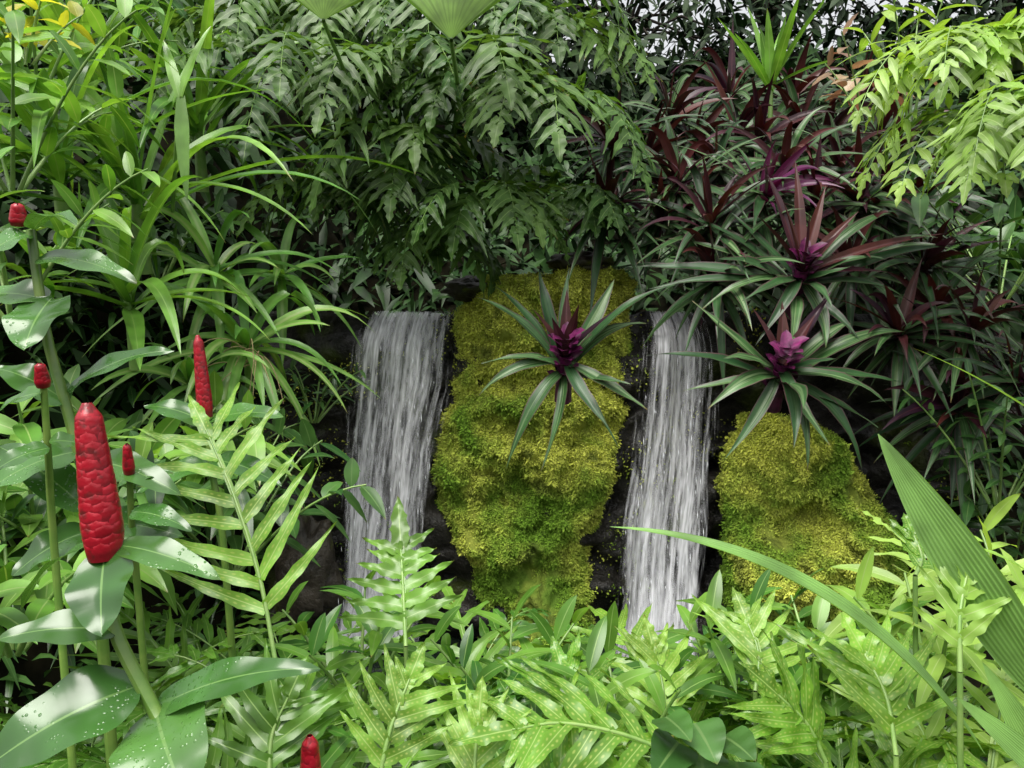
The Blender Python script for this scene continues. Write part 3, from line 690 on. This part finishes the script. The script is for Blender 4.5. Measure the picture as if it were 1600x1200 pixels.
def ginger(label, spk, R, Y, stem, leaves, rows=15, sr=.0072, foot=True):
    st = [P(x,y,yy) for x,y,yy in stem]
    if foot: st.append(V(st[-1][0]+.03, st[-1][1]+.02, max(.1, st[-1][2]-.5)))
    t = thing('ginger_plant', label, 'ginger plant', st[-1])
    b = MB(); tube(b, poly(st,18), sr*.85, sr*1.1, 10); part('stem', b, M['costem'], t)
    (x0,y0),(x1,y1) = spk; spike(t, P(x0,y0,Y), P(x1,y1,Y-.01), R, rows)
    for (bx,by,tx,ty,dy,w,N,bw) in leaves:
        leaf_bt(t, P(bx,by,Y), P(tx,ty,Y+dy), w/F*Y, N, bw, ovate, 'costus', m=9, n=20, wav=.05, wf=2.3)
    return t
FU = (0,-.55,.8); FC = (0,-.95,.3)
ginger('tall ginger plant in front at lower left with a large crimson flower spike', ((166,872),(136,634)), .0192, .75,
       [(166,866,.75),(178,980,.75),(243,1115,.74),(300,1260,.72)],
       [(165,862,160,995,-.06,98,FC,.12),(185,852,345,905,-.02,56,FU,.15),(148,850,32,955,.03,44,(-.5,-.1,.8),.22),
        (188,985,-5,1000,-.03,64,FU,.18),(240,1108,500,1045,-.03,68,FU,.2),(243,1105,300,1265,-.10,140,(0,-.8,.6),.2),(222,1070,-40,1215,-.06,122,(.1,-.6,.8),.2)], rows=18)
ginger('ginger plant with a leafy stem and a small red bud at the left edge', ((30,352),(27,318)), .0115, 1.0,
       [(48,360,1.0),(72,520,1.0),(105,640,1.0),(135,760,1.0),(150,880,1.02)],
       [(48,365,-35,415,-.04,62,FU,.2),(52,360,120,352,-.06,50,(0,-.3,.9),.3),(60,405,214,442,-.03,58,FU,.18),(82,465,38,548,-.08,92,FC,.15),(105,612,272,548,0,52,FU,.2),
        (75,470,-40,470,.02,70,FU,.2),(108,630,-10,575,0,62,FU,.2),(125,705,-25,772,-.05,78,FU,.2),(132,720,285,775,-.03,62,FU,.2),(140,800,-10,695,.03,66,FU,.2),(142,820,290,840,0,64,FU,.18),(140,830,20,900,-.05,70,FU,.2)], rows=5)
ginger('slender ginger plant with a thin red spike beside the spotted fern', ((322,652),(309,526)), .0135, 1.35,
       [(322,650,1.35),(332,740,1.35),(350,860,1.35)],
       [(325,660,445,652,-.05,44,FU,.2),(325,662,225,635,0,44,FU,.2),(330,720,440,760,-.05,48,FU,.2),(332,725,215,770,-.04,48,FU,.2)], rows=14, sr=.006)
ginger('ginger plant with a small red bud between the left stem and the edge', ((68,604),(62,568)), .0088, .9,
       [(68,602,.9),(76,720,.92),(85,860,.95)],
       [(70,614,-10,650,.02,40,FU,.2),(76,690,150,700,.03,40,FU,.2),(78,700,-20,745,-.03,46,FU,.2)], rows=6, sr=.0045)
ginger('ginger plant with a small red bud right of the big crimson spike', ((202,740),(198,694)), .0075, .97,
       [(202,738,.97),(206,820,.99),(215,920,1.02)],
       [(203,748,270,740,.03,34,FU,.2),(206,800,300,830,-.03,42,FU,.2)], rows=7, sr=.0045)
ginger('ginger plant at the bottom edge, only its red spike tip showing', ((488,1290),(484,1152)), .0135, .8,
       [(488,1288,.8),(490,1350,.8)], [(488,1300,560,1330,-.03,60,FU,.2),(488,1300,400,1340,-.03,60,FU,.2)], rows=14, sr=.007)
# ------------------------------------------------------------------ foreground ferns
def hero(label, path, pairs, LL, LW, ang, mat, Nn=(0,-.75,.65), wing=.012, start=.15, grav=.12, lprof=taper, shape=None, r=.0034, name='spotted_fern', term=.9):
    pts = poly([P(*q) for q in path], 18); t = thing(name, label, 'fern', pts[0])
    b = MB(); tube(b, poly([V(pts[0][0]+.02,pts[0][1]+.03,.15),(pts[0]+V(pts[0][0]+.02,pts[0][1]+.03,.15))/2,pts[0]],8), .0042,.0035,7); part('lower_stalk', b, M['stalk'], t)
    tg = nrm(pts[-1]-pts[0])
    frond(t, pts, np.cross(tg,nrm(Nn)), pairs, LL, LW, ang, mat, start=start, wing=wing, lprof=lprof, grav=grav, shape=shape, r=r, lseg=15, m=7, wav=.14, term=term, ruf=.14)
    return t
hero('tall spotted fern frond right of the big crimson spike', [(432,1042,1.02),(405,900,1.06),(362,765,1.11),(322,672,1.17)], 8, .18, .0205, .56, 'wartpale', shape=lambda s: 1.02-.4*abs(s-.4), wing=.010, grav=.16)
hero('upright fern frond with a pointed tip in front of the left waterfall', [(634,1010,1.2),(630,920,1.25),(626,850,1.3)], 6, .12, .028, .30, 'comb', Nn=(0,-.6,.8), shape=lambda s: 1.05-.55*s, name='upright_fern', term=1.5)
hero('spotted fern frond with long lobes at the bottom centre', [(1085,1195,.95),(980,1150,.93),(880,1130,.92),(800,1140,.9)], 7, .155, .022, .5, 'wart', Nn=(0,-.55,.85), start=.05)
hero('yellow-green spotted fern frond standing at the bottom, left of centre', [(590,1230,.88),(610,1140,.9),(640,1060,.93)], 5, .10, .019, .6, 'wartpale', Nn=(.2,-.75,.65))
hero('spotted fern frond at the bottom with finger-like lobes', [(740,1260,.88),(742,1190,.9),(748,1120,.92)], 4, .10, .018, .8, 'wartpale', Nn=(0,-.8,.6))
hero('yellow-green lobed fern frond in front of the pleated palm leaf', [(1500,1050,.90),(1500,960,.92),(1512,890,.95)], 4, .085, .019, .55, 'fernlight', Nn=(.1,-.75,.65))
hero('small lobed fern frond above the right edge of the mossy mound', [(1430,900,1.12),(1440,870,1.15),(1425,830,1.18)], 3, .075, .019, .7, 'wart')
hero('pale upright spotted frond in front of the right waterfall foot', [(1040,1150,1.15),(1035,1070,1.2),(1020,1010,1.23)], 5, .11, .021, .65, 'wartpale', Nn=(.1,-.75,.65))
hero('upright spotted frond below the mossy mound, left of the arching leaf', [(1180,1080,1.12),(1185,1020,1.15),(1165,965,1.19)], 5, .12, .021, .6, 'wartpale', Nn=(-.1,-.75,.65))
hero('upright spotted frond below the moss column with lobes spread wide', [(905,1160,1.1),(895,1100,1.15),(880,1050,1.18)], 5, .13, .021, .6, 'wart', Nn=(.1,-.7,.7))
hero('spotted frond leaning left near the bottom right, before the heart leaves', [(1290,1190,1.0),(1260,1130,1.0),(1215,1085,1.0)], 6, .14, .022, .6, 'wart', Nn=(.2,-.7,.7))
hero('large spotted frond standing right of the arching leaf base', [(1400,1180,.95),(1385,1090,.98),(1350,1020,1.02)], 6, .14, .022, .6, 'wart', Nn=(.1,-.75,.65))
hero('spotted frond at the bottom edge left of the red spike tip', [(420,1230,.92),(425,1150,.95),(450,1090,.97)], 5, .12, .022, .5, 'comb', Nn=(.1,-.7,.7))
hero('glossy lobed frond arching right at the bottom, under the moss column', [(840,1240,.9),(900,1180,.92),(985,1160,.95)], 6, .13, .021, .5, 'wart', Nn=(0,-.55,.85), start=.1)
W_ = dict(pairs=6, LL=.19, LW=.024, mat='wart', wing=.018, lprof=taper, ang=.65, start=.28)
Wl = dict(pairs=5, LL=.17, LW=.024, mat='fernlight', wing=.018, lprof=taper, ang=.6, start=.3)
Cb = dict(pairs=9, LL=.12, LW=.022, mat='comb', wing=0., lprof=lance, ang=.4, start=.2)
Cw = dict(pairs=6, LL=.17, LW=.024, mat='comb', wing=.014, lprof=taper, ang=.55, start=.26)
FG = [(360,985,1.5,Cw,'fern in the low carpet below the spotted frond'),
      (470,970,1.6,Cb,'fern in the low carpet left of the upright frond'),
      (420,1080,1.15,Cw,'fern behind the right-hand leaf of the big ginger'),
      (530,1040,1.3,Cb,'fern left of the foot of the upright frond'),
      (545,1130,1.0,Cw,'fern near the bottom edge above the red spike tip'),
      (710,945,1.6,Cb,'fern right of the upright frond, before the dark rocks'),
      (765,1000,1.45,Cw,'fern in the low carpet below the moss column'),
      (690,1080,1.15,Cb,'fern in the low carpet at bottom centre left'),
      (850,1050,1.5,W_,'lobed fern directly under the moss column'),
      (900,1130,1.15,W_,'lobed fern in front of the pool between the waterfalls'),
      (1000,1060,1.45,Cw,'lobed fern at the foot of the right waterfall'),
      (1090,1070,1.25,W_,'lobed fern right of the foot of the right waterfall'),
      (1170,990,1.45,Cw,'lobed fern left of the arching palm leaf, below the mound'),
      (1260,1030,1.5,W_,'lobed fern below the middle of the mossy mound'),
      (1350,1010,1.4,Cw,'lobed fern below the right side of the mossy mound'),
      (1230,1100,1.15,W_,'lobed fern near the bottom, right of centre'),
      (1320,1110,1.1,Cw,'lobed fern under the base of the arching palm leaf'),
      (1430,1000,1.25,W_,'lobed fern between mossy mound and pleated palm leaf'),
      (1400,1140,.95,W_,'lobed fern near the bottom right corner'),
      (1530,1110,1.0,Wl,'fern at the bottom right behind the pleated palm base'),
      (300,1060,1.2,Cw,'fern between the big ginger leaves'),
      (620,1180,.95,Cb,'fern at the bottom edge left of the finger-lobed frond'),
      (860,1200,.95,Cw,'fern at the bottom edge under the long-lobed frond'),
      (1170,1170,.95,W_,'fern at the bottom edge beside the dark heart leaves'),
      (130,1010,1.4,Cb,'fern behind the lower leaves of the big ginger'),
      (1560,880,1.6,Wl,'lobed fern at the right edge behind the pleated palm leaf')]
for px,py,Y,kw,lb in FG:
    L = .36 if Y > 1.1 else .28
    c = P(px,py,Y)-V(0,0,L*.78)
    sc = 1. if Y > 1.1 else .8
    kk = dict(kw); kk['LL'] *= sc*U(.9,1.1); kk['LW'] *= sc
    fern(lb, c, 6, L, droop=.9, dirs=(0,6.283), up=1.6, group='low ferns in front', lseg=10, grav=.2, wav=.13, ruf=.14, Ls=(.55,1.3), **kk)
for x,y,Y,lb in [(560,1110,1.4,'bright leafy shoot left of the upright fern frond'),(790,1150,1.4,'bright leafy shoot below the moss column'),
                 (1150,1110,1.35,'bright leafy shoot right of the foot of the right waterfall'),(1290,1130,1.3,'bright leafy shoot below the mossy mound'),
                 (1460,1090,1.2,'bright leafy shoot left of the pleated palm leaf'),(980,1210,1.2,'bright leafy shoot at the bottom, right of centre'),
                 (1590,1010,1.3,'bright leafy shoot at the right edge beside the pleated palm leaf')]:
    shrub(lb, P(x,y,Y), 5, .22, .13, .024, 'fernlight' if x > 1400 else 'comb', spread=.6, leaves=9, name='leafy_shoot', cat='plant', droop=.4)
# small heart leaves
t = thing('heart_leaf_vine', 'dark heart-leaved vine low at the bottom, right of centre', 'vine', P(1100,1240,.9))
b = MB(); tube(b, poly([P(1100,1260,.95),P(1090,1200,.92),P(1120,1140,.92)],8), .004,.003); part('stem', b, M['stalk'], t)
for bx,by,tx,ty,w in [(1085,1130,1120,1195,75),(1060,1160,1020,1215,70),(1130,1150,1180,1190,66),(1150,1190,1160,1250,80),(1040,1120,1080,1160,55),(1095,1180,1100,1240,80)]:
    leaf_bt(t, P(bx,by,.88), P(tx,ty,.82), w/F*.92, (0,-.7,.7), .15, heart, 'deep')
# pleated palm grass (right)
t = thing('palm_grass', 'palm grass with broad pleated leaves and one long arching leaf at the right', 'palm grass', P(1640,1300,1.0))
leaf_bt(t, P(1660,1120,.92), P(1372,678,1.0), .064, (-.6,-.7,.4), .10, lance, 'pleat', m=25, pleat=.06, n=22, wav=0, fold=.3, label='broad upright pleated leaf')
leaf_bt(t, P(1540,1180,.95), P(953,823,1.02), .034, (.3,-.40,.9), .29, lance, 'pleat', m=13, pleat=.06, n=24, wav=0, label='long arching leaf reaching left')
leaf_bt(t, P(1760,760,1.0), P(1425,543,1.1), .022, (.3,-.2,.9), .1, lance, 'pleat', m=9, pleat=.05, n=18, wav=0)
leaf_bt(t, P(1680,1290,.85), P(1535,1035,.85), .034, (-.3,-.8,.4), .08, lance, 'pleat', m=13, pleat=.05, n=18, wav=0)
leaf_bt(t, P(1690,1270,.8), P(1495,1090,.8), .03, (-.2,-.7,.6), .1, lance, 'pleat', m=13, pleat=.05, n=18, wav=0)
b = MB(); tube(b, poly([P(1640,1400,.95),P(1650,1260,.93),P(1665,1120,.92)],8), .012,.008); part('stem', b, M['stalk'], t)
t = thing('dry_grass_tuft', 'tuft of dry straw leaves under the drooping pale-centred rosette', 'dry grass', P(400,570,2.3))
for k in range(14):
    b = MB(); tube(b, arc(P(400+U(-20,20),560+U(-15,15),2.22), (U(-.6,.6),-.6,U(-.5,.5)), U(.12,.24), 1.6, 9), .002,.0008,5); part('straw', b, M['dry'], t)
# ------------------------------------------------------------------ light, sky, camera
w = bpy.data.worlds.new('World'); scene.world = w; w.use_nodes = True; nt = w.node_tree
bg = nt.nodes['Background']; sky = nt.nodes.new('ShaderNodeTexSky'); sky.sky_type = 'NISHITA'; sky.sun_disc = False
EL, AZ = math.radians(64), math.radians(205)
sky.sun_elevation = EL; sky.sun_rotation = AZ; sky.air_density = 1.5; sky.dust_density = 4.
hs = nt.nodes.new('ShaderNodeHueSaturation'); hs.inputs['Saturation'].default_value = .12; hs.inputs['Value'].default_value = 1.6
nt.links.new(sky.outputs[0], hs.inputs['Color']); nt.links.new(hs.outputs[0], bg.inputs[0]); bg.inputs[1].default_value = .15
sl = bpy.data.lights.new('sun', 'SUN'); sl.energy = 5.0; sl.angle = math.radians(44); sl.color = (1,.965,.88)
so = bpy.data.objects.new('sun', sl); COL.objects.link(so)
sd = Vector((math.sin(AZ)*math.cos(EL), math.cos(AZ)*math.cos(EL), math.sin(EL)))
so.rotation_euler = sd.to_track_quat('Z','Y').to_euler(); so.location = sd*20
cam = bpy.data.cameras.new('camera'); cam.lens = 27; cam.sensor_width = 36; cam.clip_start = .05; cam.clip_end = 600
co = bpy.data.objects.new('camera', cam); COL.objects.link(co); co.location = (0,0,CZ); co.rotation_euler = (math.pi/2,0,0); scene.camera = co
scene.view_settings.view_transform = 'Standard'; scene.view_settings.look = 'None'; scene.view_settings.exposure = 0
